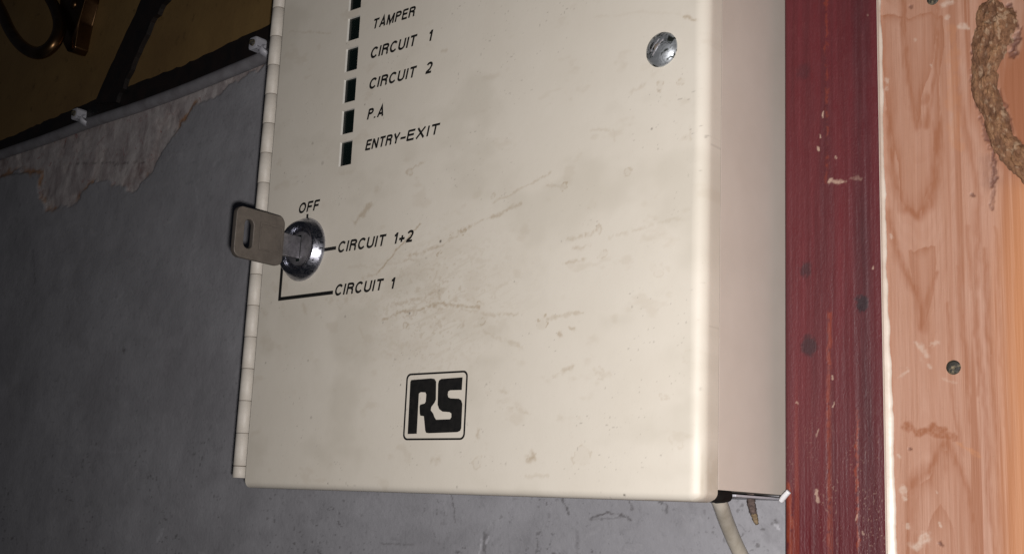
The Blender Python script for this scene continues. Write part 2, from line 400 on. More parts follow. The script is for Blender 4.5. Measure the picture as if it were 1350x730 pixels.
# ------------------------------------------------------------------ THE SETTING: grey wall
def build_wall():
    bx = np.array([W(p, 365, YW)[0] for p in np.arange(-70, 1190, 1.6)])
    xs = np.concatenate([[-2.0, -1.4, -1.0], bx, [bx[-1] + .1, .4]])
    zs = np.concatenate([[-.9, -.5, -.25, -.12, -.06], np.arange(-.03, .02, .00035), np.arange(.02, .275, .0008), [.32, .5, .9]])
    X, Z = np.meshgrid(xs, zs)
    def p2(l): return [tuple(W(a, b, YW)[[0, 2]]) for a, b in l]
    poly = p2([(-80, 262), (0, 233), (20, 226), (40, 229), (52, 227), (50, 245), (50, 262), (58, 274), (76, 275), (96, 274), (101, 262), (110, 250), (124, 240), (145, 238), (160, 247), (176, 250),
               (190, 238), (203, 222), (214, 200), (232, 172), (254, 142), (282, 128), (305, 110), (330, 97), (356, 84), (420, 55), (420, 20), (-80, 200)])
    jx = (fbm(X / .006, Z / .006, 3, 4) - .5) * .008; jz = (fbm(X / .006, Z / .006, 13, 4) - .5) * .008
    ins = inside(X + jx, Z + jz, poly); d = segdist(X + jx, Z + jz, poly + poly[:1]); sd = np.where(ins, d, -d)
    bare = sstep(-.0004, .0008, sd)
    bare *= .72 + .28 * sstep(.42, .6, fbm(X / .012, Z / .012, 25, 4) + np.clip((Z - .222) * 9, -.1, .3))
    rim = np.exp(-((sd - .001) / .0016) ** 2) * sstep(.50, .62, fbm(X / .02, Z / .02, 31, 3)) * .85
    Y = np.full(X.shape, YW) + bare * .0010 + (fbm(X / .03, Z / .03, 51, 3) - .5) * .0012 + (fbm(X / .004, Z / .004, 55, 3) - .5) * .0005 * bare
    dk = np.zeros(X.shape); lt = np.zeros(X.shape)
    def S(l, w, s, seed, gap=0): return stroke(X, Z, p2(l), w, s, seed, gap)
    for l, w, s, g in [([(596, 650), (598, 672), (600, 686)], .0004, .8, .35), ([(741, 657), (748, 668), (750, 678)], .0004, .9, .3),
                       ([(780, 685), (800, 675), (825, 680), (832, 686)], .0004, .9, .35), ([(825, 680), (780, 685)], .0003, .5, .4),
                       ([(832, 661), (836, 670)], .0006, .8, .3), ([(870, 662), (880, 665), (878, 675)], .0005, .8, .3),
                       ([(640, 702), (638, 730)], .0010, .7, .35), ([(762, 700), (760, 730)], .0006, .35, .4), ([(500, 715), (520, 716), (545, 718)], .0004, .5, .4),
                       ([(710, 712), (708, 730)], .0004, .7, .4), ([(1022, 686), (1024, 690)], .0006, 1, 0), ([(162, 460), (163, 462)], .0011, .9, 0),
                       ([(340, 340), (335, 372)], .0004, .4, .4), ([(44, 330), (46, 372)], .0008, .5, .4), ([(155, 385), (152, 398)], .0007, .5, .4), ([(0, 232), (52, 226)], .0006, .9, .25),
                       ([(52, 226), (50, 262)], .0006, .6, .4), ([(100, 215), (190, 214)], .0005, .8, .52), ([(145, 218), (188, 210)], .0004, .9, .5)]:
        dk = np.maximum(dk, S(l, w, s * .7, int(abs(l[0][0])) + 3, g))
    for l, w, s, g in [([(636, 712), (632, 730)], .0006, .8, .4), ([(645, 706), (640, 716)], .0004, .8, .3), ([(120, 588), (150, 596), (190, 594)], .0005, .16, .3), ([(85, 627), (130, 632)], .0005, .16, .3),
                       ([(214, 695), (208, 712)], .0009, .4, .35), ([(254, 706), (258, 724), (270, 730)], .0006, .22, .3), ([(255, 232), (262, 270)], .0006, .28, .3), ([(264, 235), (255, 245)], .0006, .25, .3),
                       ([(283, 218), (290, 210)], .0008, .3, .3), ([(1023, 692), (1026, 696)], .0005, .8, 0), ([(150, 395), (158, 390)], .0008, .2, .3)]:
        lt = np.maximum(lt, S(l, w, s, int(abs(l[0][0])) + 77, g))
    # the broad dusty band and specks of the lower wall
    spk = sstep(.70, .76, fbm(X / .0018, Z / .0018, 91, 3)) * sstep(.5, .65, fbm(X / .02, Z / .02, 97, 3)) * .5
    dk = np.maximum(dk, spk * (Z < .03))
    chalk = sstep(.60, .75, fbm(X / .05, Z / .02, 101, 4)) * .12
    lt = np.maximum(lt, chalk)
    me = grid_mesh('wall', np.stack([X, Y, Z], -1), attrs=dict(marks=np.stack([bare, dk, lt], -1), rim=rim))
    o = link('wall', me, M_WALL); o['kind'] = 'structure'
    return o
build_wall()

# ------------------------------------------------------------------ ochre boarding above, with its dark brace
def on(l, Y): return [tuple(W(a, b, Y)[[0, 2]]) for a, b in l]
def jag(pts, amp, step, seed):
    r = random.Random(seed); out = []
    for (a, b), (c, d) in zip(pts[:-1], pts[1:]):
        n = max(1, int(math.hypot(c - a, d - b) / step))
        for i in range(n):
            t = i / n; out.append((a + (c - a) * t + r.uniform(-amp, amp), b + (d - b) * t + r.uniform(-amp, amp)))
    out.append(pts[-1]); return out
boards = empty('ochre_boarding', tuple(W(119, 137, YW)), 'dark ochre varnished boarding across the upper left corner above the cable', 'wood panel')
low = jag(on([(-120, 240), (0, 190), (119, 138), (238, 92), (338, 45), (450, -5)], YO), .0006, .006, 3)
bl = low[0]; br = low[-1]
pts = low + [(br[0], .62), (bl[0] - .2, .62), (bl[0] - .2, bl[1])]
link('board', prism('board', pts, YO, YW + .001), M_OCHRE, boards, False)
e0 = on([(0, 190), (119, 138), (238, 92), (338, 45)], YO)
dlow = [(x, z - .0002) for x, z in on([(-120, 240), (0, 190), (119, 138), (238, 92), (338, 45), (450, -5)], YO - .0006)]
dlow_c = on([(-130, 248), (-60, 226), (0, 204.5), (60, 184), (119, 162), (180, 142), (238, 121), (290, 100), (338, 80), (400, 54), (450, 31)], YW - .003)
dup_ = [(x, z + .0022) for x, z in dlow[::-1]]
link('lower_edge_and_shadow', prism('lower_edge_and_shadow', dlow_c + jag(dup_, .0005, .004, 6), YO - .0006, YW - .0004), M_DARK, boards, False)  # board's dark underside and the cable's shadow, built as one dark strip
bl_ = on([(190, -8), (124, 136)], YO - .003); brr = on([(153, 134), (172, 90), (199, 30), (223, -8)], YO - .003)
link('brace', prism('brace', jag(bl_, .0005, .004, 8) + jag(brr, .0009, .003, 9), YO - .003, YO - .0001), M_DARK, boards, False)
chips = []
r = random.Random(5)
bmc = bmesh.new()
for (a, b) in [(160, 112), (163, 106), (168, 96), (181, 66), (184, 60), (188, 52), (193, 42), (196, 36), (200, 26), (204, 18), (210, 8), (199, 31)]:
    c = W(a + r.uniform(-1, 3), b, YO - .0002); s = r.uniform(.0007, .0017)
    vs = [bmc.verts.new((c[0] + s * math.cos(t) * r.uniform(.6, 1.2), c[1] + y, c[2] + 1.7 * s * math.sin(t) * r.uniform(.6, 1.2))) for y in (0, -.0004) for t in [k * 1.047 for k in range(6)]]
    bmc.faces.new(vs[6:]); bmc.faces.new(vs[:6][::-1])
    for k in range(6): bmc.faces.new((vs[k], vs[(k + 1) % 6], vs[6 + (k + 1) % 6], vs[6 + k]))
o = link('chipped_edge', bm_mesh('chipped_edge', bmc), M_CHIP, boards, False); o['kind'] = 'stuff'

# bronze coat hook on the boarding
hook = empty('coat_hook', tuple(W(95, 60, YO)), 'dark bronze double coat hook with curled arm in the top left corner', 'coat hook')
hp = [(-30, -45, .349), (-14, -14, .345), (2, 16, .341), (14, 42, .338), (30, 62, .336), (50, 71, .336), (69, 61, .338), (79, 38, .342), (74, 14, .345), (60, -10, .346), (42, -40, .345)]
link('hook_arm', tube('hook_arm', [W(a, b, y) for a, b, y in hp], [.0040, .0037, .0036, .0036, .0036, .0036, .0037, .0039, .0036, .0030, .0028], 20), M_HOOK, hook)
pl = on([(80, -30), (120, -30), (112, 0), (104, 28), (99, 62), (95, 69), (88, 68), (83, 58), (78, 20)], .347)
link('back_plate', prism('back_plate', pl, .347, YO, .0008), M_HOOK, hook, True)
link('screw', lathe('screw', [(0, .3450), (.002, .3453), (.0032, .3465), (.0034, .3475)], *W(97, 6, .347)[[0, 2]], n=20), M_HOOK, hook)

# painted cable and clips
cb = [W(a, b, YW - .0030) for a, b in [(-130, 248), (-60, 226), (0, 204.5), (60, 184), (119, 162), (180, 142), (238, 121), (290, 100), (338, 80), (400, 54), (470, 24)]]
o = link('cable', tube('cable', cb, .0032, 18, .02, 3), M_GCABLE)
tag(o, 'grey painted cable running diagonally along the wall under the ochre boarding', 'cable')
def clip(px, py, label, s):
    c = W(px, py, YW - .004); e = empty('cable_clip', (c[0], YW, c[2]), label, 'cable clip', 'plastic clips holding the diagonal cable')
    link('nail_block', prism('nail_block', rrect(c[0] - .0036 * s, c[0] + .0030 * s, c[2] - .0012 * s, c[2] + .0052 * s, .0014 * s), YW - .0105 * s, YW - .0005, .0003), M_PLASTIC, e)
    link('nail_head', lathe('nail_head', [(0, YW - .0122 * s), (.0014 * s, YW - .0119 * s), (.0018 * s, YW - .0107 * s), (.0018 * s, YW - .0100 * s)], c[0] - .0004, c[2] + .0022 * s, 16), M_NAIL, e)
    # band arching over the cable, downwards to the right
    P = []
    for k in range(10):
        t = math.pi * (k / 9) * 1.0
        P.append((c[0] + .0016 + .0042 * s * (1 - math.cos(t)) * .55, YW - .0018 - .0062 * math.sin(t), c[2] + .0015 - .0042 * s * (1 - math.cos(t)) * .72))
    v = []; f = []
    for i, p in enumerate(P):
        for (dx, dz, dy) in ((-.0013, -.001, 0), (.0013, .001, 0), (.0013, .001, -.0009), (-.0013, -.001, -.0009)): v.append((p[0] + dx, p[1] + dy, p[2] + dz))
    for i in range(len(P) - 1):
        for k in range(4): f.append((i * 4 + k, i * 4 + (k + 1) % 4, (i + 1) * 4 + (k + 1) % 4, (i + 1) * 4 + k))
    f.append((0, 1, 2, 3)); f.append(tuple(len(P) * 4 - 4 + k for k in (3, 2, 1, 0)))
    link('band', pymesh('band', v, f), M_PLASTIC, e)
clip(111, 158, 'small pale plastic cable clip left along the cable, over the peeled paint', 1.0)
clip(347, 67, 'pale plastic cable clip on the cable right beside the hinge of the box', 1.0)

# ------------------------------------------------------------------ red-stained board
XR0 = W(1033, 200, YB)[0]; XR1 = W(1159, 203, YB)[0]
red = empty('red_board', (XR0, YW, -.4), 'dark mahogany stained upright board between the box and the bare pine', 'wooden board')
def build_red():
    xs = np.linspace(XR0, XR1, 150); zs = np.concatenate([[-.4, -.1, -.05], np.arange(-.02, .19, .0003), [.22, .3, .7]])
    # rounded arris at the left
    X, Z = np.meshgrid(xs, zs); u = X - XR0; Y = np.full(X.shape, YB); rr = .0016
    Y = Y + np.where(u < rr, rr - np.sqrt(np.clip(rr ** 2 - (rr - u) ** 2, 0, None)), 0)
    Y = Y + (fbm(X / .0012, Z / .05, 41, 4) - .5) * .0003
    def p2(l): return on(l, YB)
    def S(l, w, s, seed, gap=0, st=1.): return stroke(X, Z, p2(l), w, s, seed, gap, .6, st)
    dk = np.zeros(X.shape); og = np.zeros(X.shape); wh = np.zeros(X.shape)
    band = sstep(.52, .66, fbm(X / .0050, Z / .16, 61, 4)) * .18
    dk = np.maximum(dk, band)
    dk = np.maximum(dk, np.exp(-((X - W(1140, 420, YB)[0]) / .0035) ** 2) * .42 * (.5 + fbm(X / .002, Z / .03, 63, 3)))
    for (a, b), ra, s in [((1137, 400), .0028, .95), ((1062, 355), .0022, .65), ((1066, 456), .0030, .75), ((1137, 470), .0025, .3), ((1060, 95), .0028, .3)]:
        c = p2([(a, b)])[0]; d = np.hypot(X - c[0], (Z - c[1]) * .8) + (fbm(X / .0015, Z / .0015, 5, 3) - .5) * .0022
        dk = np.maximum(dk, (1 - sstep(ra * .5, ra * 1.15, d)) * s)
    og = np.maximum(og, S([(1094, 410), (1092, 560), (1094, 730)], .0006, .34, 5, .36, st=8.)); og = np.maximum(og, S([(1130, 540), (1131, 730)], .0004, .45, 6, .45))
    og = np.maximum(og, S([(1040, 640), (1041, 760)], .0012, .5, 15, .35, 5.)); og = np.maximum(og, S([(1090, 0), (1090, 240)], .0004, .3, 7, .5))  # first stroke: sheen of the rounded left arris, painted into the colour
    og = np.maximum(og, sstep(.62, .72, fbm(X / .0016, Z / .12, 71, 3)) * .28 * sstep(.06, -.01, Z))
    wh = np.maximum(wh, S([(1095, 237), (1112, 238)], .0008, .6, 21, .28)); wh = np.maximum(wh, S([(1122, 235), (1135, 236)], .0005, .2, 22, .4))
    for l, w, s in [([(1085, 148), (1084, 154)], .0004, .9), ([(1082, 178), (1083, 182)], .0003, .9), ([(1078, 194), (1079, 197)], .0004, .9), ([(1078, 645), (1079, 660)], .0006, .75),
                    ([(1080, 564), (1077, 574)], .0003, .5), ([(1097, 495), (1098, 500)], .0003, .9), ([(1098, 530), (1097, 536)], .0003, .7), ([(1131, 680), (1130, 685)], .0003, .8),
                    ([(1102, 206), (1103, 207)], .0003, .7), ([(1151, 350), (1150, 352)], .0003, .7), ([(1050, 530), (1051, 531)], .0003, .7), ([(1143, 20), (1144, 22)], .0002, .5), ([(1137, 700), (1138, 705)], .0003, .5)]:
        wh = np.maximum(wh, S(l, w * .8, s * .75, int(l[0][1]) + 5))
    # fine pale flecks in the grain, denser towards the bottom
    fl = sstep(.82, .9, vnoise(X / .0003, Z / .0005, 81)) * sstep(.40, .6, fbm(X / .004, Z / .02, 83, 3)) * sstep(.05, -.005, Z) * .25
    wh = np.maximum(wh, fl)
    me = grid_mesh('face', np.stack([X, Y, Z], -1), attrs=dict(marks=np.stack([dk, og, wh], -1)))
    link('face', me, M_RED, red)
    bm = bmesh.new(); add_box(bm, XR0 + .0001, XR1 - .0004, YB + .0021, YW + .002, -.4, .7); link('core', bm_mesh('core', bm), M_RED, red, False)
    link('side_paint', box_mesh('side_paint', XR1 - .0004, XR1 + .00008, YB + .0001, YW, -.4, .7), M_CREAMPAINT, red, False)
build_red()

# ------------------------------------------------------------------ bare pine plank
XP0 = XR1 + .0001; XP1 = XR1 + .115
plank = empty('pine_plank', (XP0, YW, -.4), 'bare pinkish pine plank with a strip of bark, at the right edge', 'wooden plank')
def build_plank():
    xs = np.concatenate([np.arange(XP0, XP0 + .062, .00026), np.linspace(XP0 + .063, XP1, 60)]); zs = np.concatenate([[-.4, -.1, -.05], np.arange(-.02, .19, .00032), [.22, .3, .7]])
    X, Z = np.meshgrid(xs, zs)
    def p2(l): return on(l, YP)
    def S(l, w, s, seed, gap=0): return stroke(X, Z, p2(l), w, s, seed, gap)
    # photo-like heights along the board, in board millimetres
    u = (X - W(1213, 300, YP)[0]) * 1000; zt = lambda y: W(1215, y, YP)[2] * 1000; z = Z * 1000
    u = u + (fbm(X / .010, Z / .04, 3, 4) - .5) * 3.2 + (fbm(X / .003, Z / .012, 7, 3) - .5) * .7
    z0 = zt(505)
    F = (u / 5.2) ** 2 * (1 + .0 * z) - np.sign(z - z0) * 0 - ((z - z0) / 21.) ** 2
    tot = F + (fbm(X / .02, Z / .05, 17, 3) - .5) * 1.2
    ph = np.where(tot < 0, -np.sqrt(np.abs(tot)) * 1.15, np.sqrt(np.abs(tot)) * 1.05)
    fr = ph * 1.1 - np.floor(ph * 1.1)
    late = sstep(.55, .95, fr) * (1 - sstep(.965, 1.0, fr))
    late = late * (.10 + .62 * fbm(X / .004, Z / .03, 27, 3)) * (1 - .75 * sstep(5, 16, np.abs(u))) * (.25 + .75 * sstep(.4, .6, fbm(X / .01, Z / .03, 37, 3)))
    fine = sstep(.5, .9, np.abs(np.sin(ph * 9 + fbm(X / .004, Z / .1, 29, 3) * 5))) * .18
    dk = np.maximum(late * .35, fine * .4)
    # reddish wood right of the bark, orange heartwood lower down
    og = np.zeros(X.shape)
    xr = X - np.interp(-Z, [-v for v in (W(1340, 240, YP)[2], W(1325, 330, YP)[2], W(1318, 730, YP)[2])], [W(1322, 240, YP)[0], W(1318, 330, YP)[0], W(1316, 730, YP)[0]])
    og = sstep(-.004, .007, xr + (fbm(X / .004, Z / .03, 33, 3) - .5) * .004) * sstep(W(1330, 215, YP)[2], W(1330, 260, YP)[2], Z) * .75
    redz = sstep(0, .003, X - np.interp(Z, [W(1345, 230, YP)[2], W(1300, 120, YP)[2], W(1310, 0, YP)[2], .3], [W(1345, 230, YP)[0], W(1312, 120, YP)[0], W(1330, 0, YP)[0], W(1330, -100, YP)[0]])) * sstep(W(1330, 245, YP)[2], W(1330, 215, YP)[2], Z)
    dk = np.maximum(dk, redz * .8)
    # long wavy streaks of the right hand side
    for i, (l, w, s) in enumerate([([(1250, 0), (1262, 110), (1290, 260), (1286, 420), (1300, 560), (1310, 730)], .0008, .45), ([(1262, 350), (1272, 470), (1286, 600), (1292, 730)], .0006, .5), ([(1298, 330), (1304, 450), (1316, 600), (1322, 730)], .0006, .5),
                                   ([(1235, 0), (1236, 90), (1222, 165)], .0007, .55), ([(1190, 0), (1196, 90), (1210, 166)], .0007, .55), ([(1224, 130), (1206, 140), (1210, 166)], .0009, .5),
                                   ([(1172, 150), (1178, 230), (1190, 272), (1210, 284), (1224, 270), (1233, 215), (1236, 160)], .0011, .62), ([(1195, 360), (1207, 385), (1216, 428)], .0012, .6), ([(1234, 360), (1226, 390), (1217, 428)], .0008, .5),
                                   ([(1202, 640), (1212, 628), (1232, 610), (1238, 588), (1248, 584), (1262, 605), (1280, 650), (1290, 730)], .0012, .6), ([(1238, 590), (1244, 615)], .0022, .35), ([(1205, 640), (1200, 690), (1206, 730)], .0016, .4),
                                   ([(1170, 280), (1185, 345), (1200, 372)], .0009, .5), ([(1275, 300), (1282, 380), (1292, 470), (1290, 520)], .0005, .4), ([(1250, 400), (1256, 520), (1268, 600)], .0005, .4), ([(1312, 300), (1318, 420), (1326, 560)], .0005, .35)]):
        dk = np.maximum(dk, stroke(X, Z, p2(l), w * 1.2, s * 1.1, 200 + i * 7, .12, 1.2, 6.))
    for i, (l, s, wd) in enumerate([([(1184, -30), (1189, 25), (1196, 86), (1210, 168), (1227, 91), (1237, 25), (1240, -30)], .62, .0045), ([(1158, 20), (1165, 91), (1174, 167), (1188, 262), (1210, 288), (1230, 243), (1238, 147), (1243, 20)], .70, .0022),
                                    ([(1196, 330), (1203, 375), (1222, 434), (1233, 370), (1238, 325)], .6, .003), ([(1150, 280), (1174, 310), (1196, 350), (1212, 440), (1224, 470), (1240, 430), (1250, 330), (1252, 200), (1246, 40), (1180, 40)], .18, .0016),
                                    ([(1192, 760), (1195, 650), (1222, 632), (1238, 586), (1263, 606), (1283, 649), (1294, 760)], .62, .0026), ([(1212, 780), (1220, 712), (1240, 660), (1258, 700), (1270, 780)], .5, .003)]):
        P = p2(l); jx = (fbm(X / .004, Z / .012, 900 + i, 4) - .5) * .0028; jz = (fbm(X / .003, Z / .01, 930 + i, 3) - .5) * .004
        I = inside(X + jx, Z + jz, P); D = segdist(X + jx, Z + jz, P + P[:1])
        dk = np.maximum(dk, (np.where(I, np.exp(-D / wd) * sstep(0, .0003, D), 0)) * s * (.55 + .7 * fbm(X / .0008, Z / .02, 950 + i, 3)))
    vs_ = sstep(.47, .64, fbm(X / .0011, Z / .09, 981, 4)) * sstep(W(1225, 300, YP)[0], W(1285, 300, YP)[0], X)
    dk = np.maximum(dk, vs_ * .6)
    dk = np.maximum(dk, S([(1195, 560), (1206, 566), (1222, 565), (1240, 566), (1257, 577)], .0011, .75, 311)); og = np.maximum(og, S([(1262, 583), (1275, 590), (1290, 600)], .0005, .4, 312, .3))
    og = np.maximum(og, S([(1258, 40), (1256, 130), (1262, 190)], .0016, .25, 313, .3))
    lt = np.zeros(X.shape)
    for i, (l, w, s, g) in enumerate([([(1208, 452), (1222, 466)], .0009, .6, .45), ([(1214, 474), (1226, 484)], .0008, .6, .45), ([(1186, 496), (1198, 488)], .0006, .5, .4), ([(1228, 455), (1236, 452)], .0006, .5, .4), ([(1191, 640), (1192, 658)], .0009, .8, .35), ([(1196, 690), (1197, 694)], .0006, .8, 0),
                                      ([(1206, 720), (1214, 712), (1216, 704)], .0015, .85, .35), ([(1235, 646), (1236, 650)], .0003, .8, 0), ([(1168, 105), (1170, 118)], .0006, .6, .4), ([(1243, 8), (1252, 4)], .0012, .75, .35), ([(1264, 36), (1276, 38), (1270, 33)], .0007, .7, .35), ([(1249, 22), (1250, 25)], .0006, .6, .2),
                                      ([(1228, 84), (1229, 86)], .0004, .7, 0), ([(1205, 52), (1207, 54)], .0005, .6, 0), ([(1240, 690), (1242, 693)], .0004, .7, 0), ([(1184, 600), (1186, 603)], .0005, .7, 0), ([(1175, 310), (1176, 314)], .0004, .6, 0), ([(1244, 500), (1260, 506)], .0004, .25, .4)]):
        lt = np.maximum(lt, S(l, w * .8, s * .7, 400 + i * 5, g))
    lt = np.maximum(lt, sstep(.55, .75, fbm(X / .008, Z / .03, 91, 4)) * .22 * sstep(W(1250, 420, YP)[2], W(1250, 330, YP)[2], Z) * sstep(W(1235, 0, YP)[0], W(1262, 0, YP)[0], X))
    # dark crevice beside the bark
    rim = np.zeros(X.shape)
    for i, (l, w, s, g) in enumerate([([(1296, 22), (1284, 60), (1284, 110), (1292, 150), (1304, 190), (1311, 215), (1310, 245)], .0007, .75, .3), ([(1309, 222), (1307, 262), (1309, 274)], .0005, .5, .3), ([(1330, 10), (1343, 40), (1334, 75)], .0009, .8, .25), ([(1318, 120), (1330, 165), (1350, 200)], .0007, .6, .3)]):
        rim = np.maximum(rim, S(l, w, s, 500 + i, g))
    rim = np.maximum(rim, stroke(X, Z, p2([(1302, 208), (1305, 240)]), .0018, .3, 533, .2, .9, 4.))
    for l_, w_ in (([(1318, -60), (1312, 15), (1306, 60), (1299, 100), (1306, 148), (1322, 184), (1345, 212), (1372, 236)], .0050),): dk = np.maximum(dk, (1 - sstep(w_ * .7, w_ * 1.5, segdist(X, Z, p2(l_)))) * .45)
    for l in ([(1200, 8), (1203, 10)], [(1280, 256), (1281, 258)], [(1198, 592), (1199, 593)], [(1239, 715), (1240, 716)]): rim = np.maximum(rim, S(l, .0004, .7, 540))
    Y = np.full(X.shape, YP) + rim * .0006 + (fbm(X / .0010, Z / .05, 43, 3) - .5) * .00012
    me = grid_mesh('face', np.stack([X, Y, Z], -1), attrs=dict(marks=np.stack([dk, og, lt], -1), rim=rim))
    link('face', me, M_PINE, plank)
    bm = bmesh.new(); add_box(bm, XP0, XP1, YP + .0012, YW + .002, -.4, .7); link('core', bm_mesh('core', bm), M_PINE, plank, False)
    # strip of bark: a rough raised ridge
    C = [(1318, 3, 8), (1314, 9, 22), (1312, 22, 31), (1312, 34, 31), (1307, 55, 28), (1299, 88, 22), (1299, 120, 19), (1307, 148, 17), (1320, 180, 18), (1341, 208, 20), (1372, 236, 22), (1410, 262, 24)]
    n = 170; m = 64; t = np.linspace(0, len(C) - 1.001, n); A = np.array(C, float)
    cx = np.interp(t, range(len(C)), A[:, 0]); cy = np.interp(t, range(len(C)), A[:, 1]); hw = np.interp(t, range(len(C)), A[:, 2])
    k = np.ones(9) / 9
    cx = np.convolve(np.pad(cx, 4, 'edge'), k, 'valid'); cy = np.convolve(np.pad(cy, 4, 'edge'), k, 'valid')
    V = np.zeros((n, m, 3))
    for i in range(n):
        c = W(cx[i], cy[i], YP); h = W(cx[i] + hw[i], cy[i], YP)[0] - c[0]
        tx = (W(cx[min(i + 1, n - 1)], cy[min(i + 1, n - 1)], YP) - W(cx[max(i - 1, 0)], cy[max(i - 1, 0)], YP))[[0, 2]]; tx = tx / np.linalg.norm(tx); nn = np.array([-tx[1], tx[0]])
        if nn[0] < 0: nn = -nn
        for j in range(m):
            a = -1 + 2 * j / (m - 1)
            V[i, j] = (c[0] + nn[0] * a * h, 0, c[2] + nn[1] * a * h); V[i, j, 1] = a
    a = V[..., 1].copy(); X2 = V[..., 0]; Z2 = V[..., 2]
    wob = (fbm(X2 / .003, Z2 / .005, 61, 4) - .5) * .0024; V[..., 0] += wob; V[..., 2] += (fbm(X2 / .003, Z2 / .003, 66, 4) - .5) * .0025
    tt = np.cumsum(np.r_[0, np.hypot(np.diff(V[:, m // 2, 0]), np.diff(V[:, m // 2, 2]))])[:, None] * np.ones((1, m))
    fib = .35 * fbm(a * 4 + 20 + 1.2 * fbm(tt / .010, a * 2, 69, 3), tt / .012, 70, 5) + .65 * fbm(X2 / .0016, Z2 / .0022, 68, 5)
    hgt = np.sqrt(np.clip(1 - a ** 2, 0, 1)) * .0018 + (fib - .45) * .0018 * np.clip(1.1 - a ** 4, 0, 1) + (fbm(X2 / .0010, Z2 / .0016, 71, 4) - .45) * .0008
    edge = sstep(.62, .98, np.abs(a) + (fib - .5) * .5)
    bk = np.stack([np.maximum(sstep(.46, .36, fib) * .8, edge * .8), sstep(.52, .62, fib), sstep(.60, .70, fbm(X2 / .0011, Z2 / .0014, 73, 4))], -1)  # shade of crevices and edges, highlights of ridges, put into the bark colour
    hgt += (np.abs(fbm(X2 / .0012, Z2 / .004, 75, 3) - .5)) * .003 * (1 - a ** 2)
    V[..., 1] = YP + .0012 - hgt - .0002
    link('bark', grid_mesh('bark', V, None, dict(marks=bk)), M_BARK, plank)
    c = W(1257, 484, YP)
    link('nail_head', lathe('nail_head', [(0, YP - .0003), (.0015, YP - .00028), (.0021, YP - .00010), (.0023, YP + .0004)], c[0], c[2], 28), M_NAIL, plank)
    c = W(1230, -1, YP)
    link('nail_head', lathe('nail_head', [(0, YP - .0003), (.0014, YP - .00028), (.0019, YP - .0001), (.0021, YP + .0004)], c[0], c[2], 28), M_NAIL, plank)
    # cream bead of old paint in the corner with the red board
    zs = np.concatenate([np.linspace(-.4, -.03, 30), np.arange(-.029, .19, .0004), np.linspace(.2, .7, 30)])
    w = np.interp(zs, [-.4, W(1180, 730, YP)[2], W(1180, 600, YP)[2], W(1180, 430, YP)[2], W(1170, 415, YP)[2], W(1170, 300, YP)[2], W(1160, 0, YP)[2], .7], [.0026, .0023, .0020, .0014, .00075, .0007, .00035, .0004])
    w = w + (fbm(zs / .006, zs * 0, 7, 4) - .5) * .0010; w = np.clip(w, .0001, None)
    V = np.zeros((len(zs), 6, 3))
    for j, (fx, dy) in enumerate(((0, -.0014), (.25, -.0010), (.6, -.0007), (.9, -.0005), (1., -.0002), (1.02, .0008))):
        V[:, j, 0] = XR1 + .0001 + w * fx; V[:, j, 1] = YP + dy; V[:, j, 2] = zs
    link('paint_bead', grid_mesh('paint_bead', V), M_CREAMPAINT, plank)
build_plank()

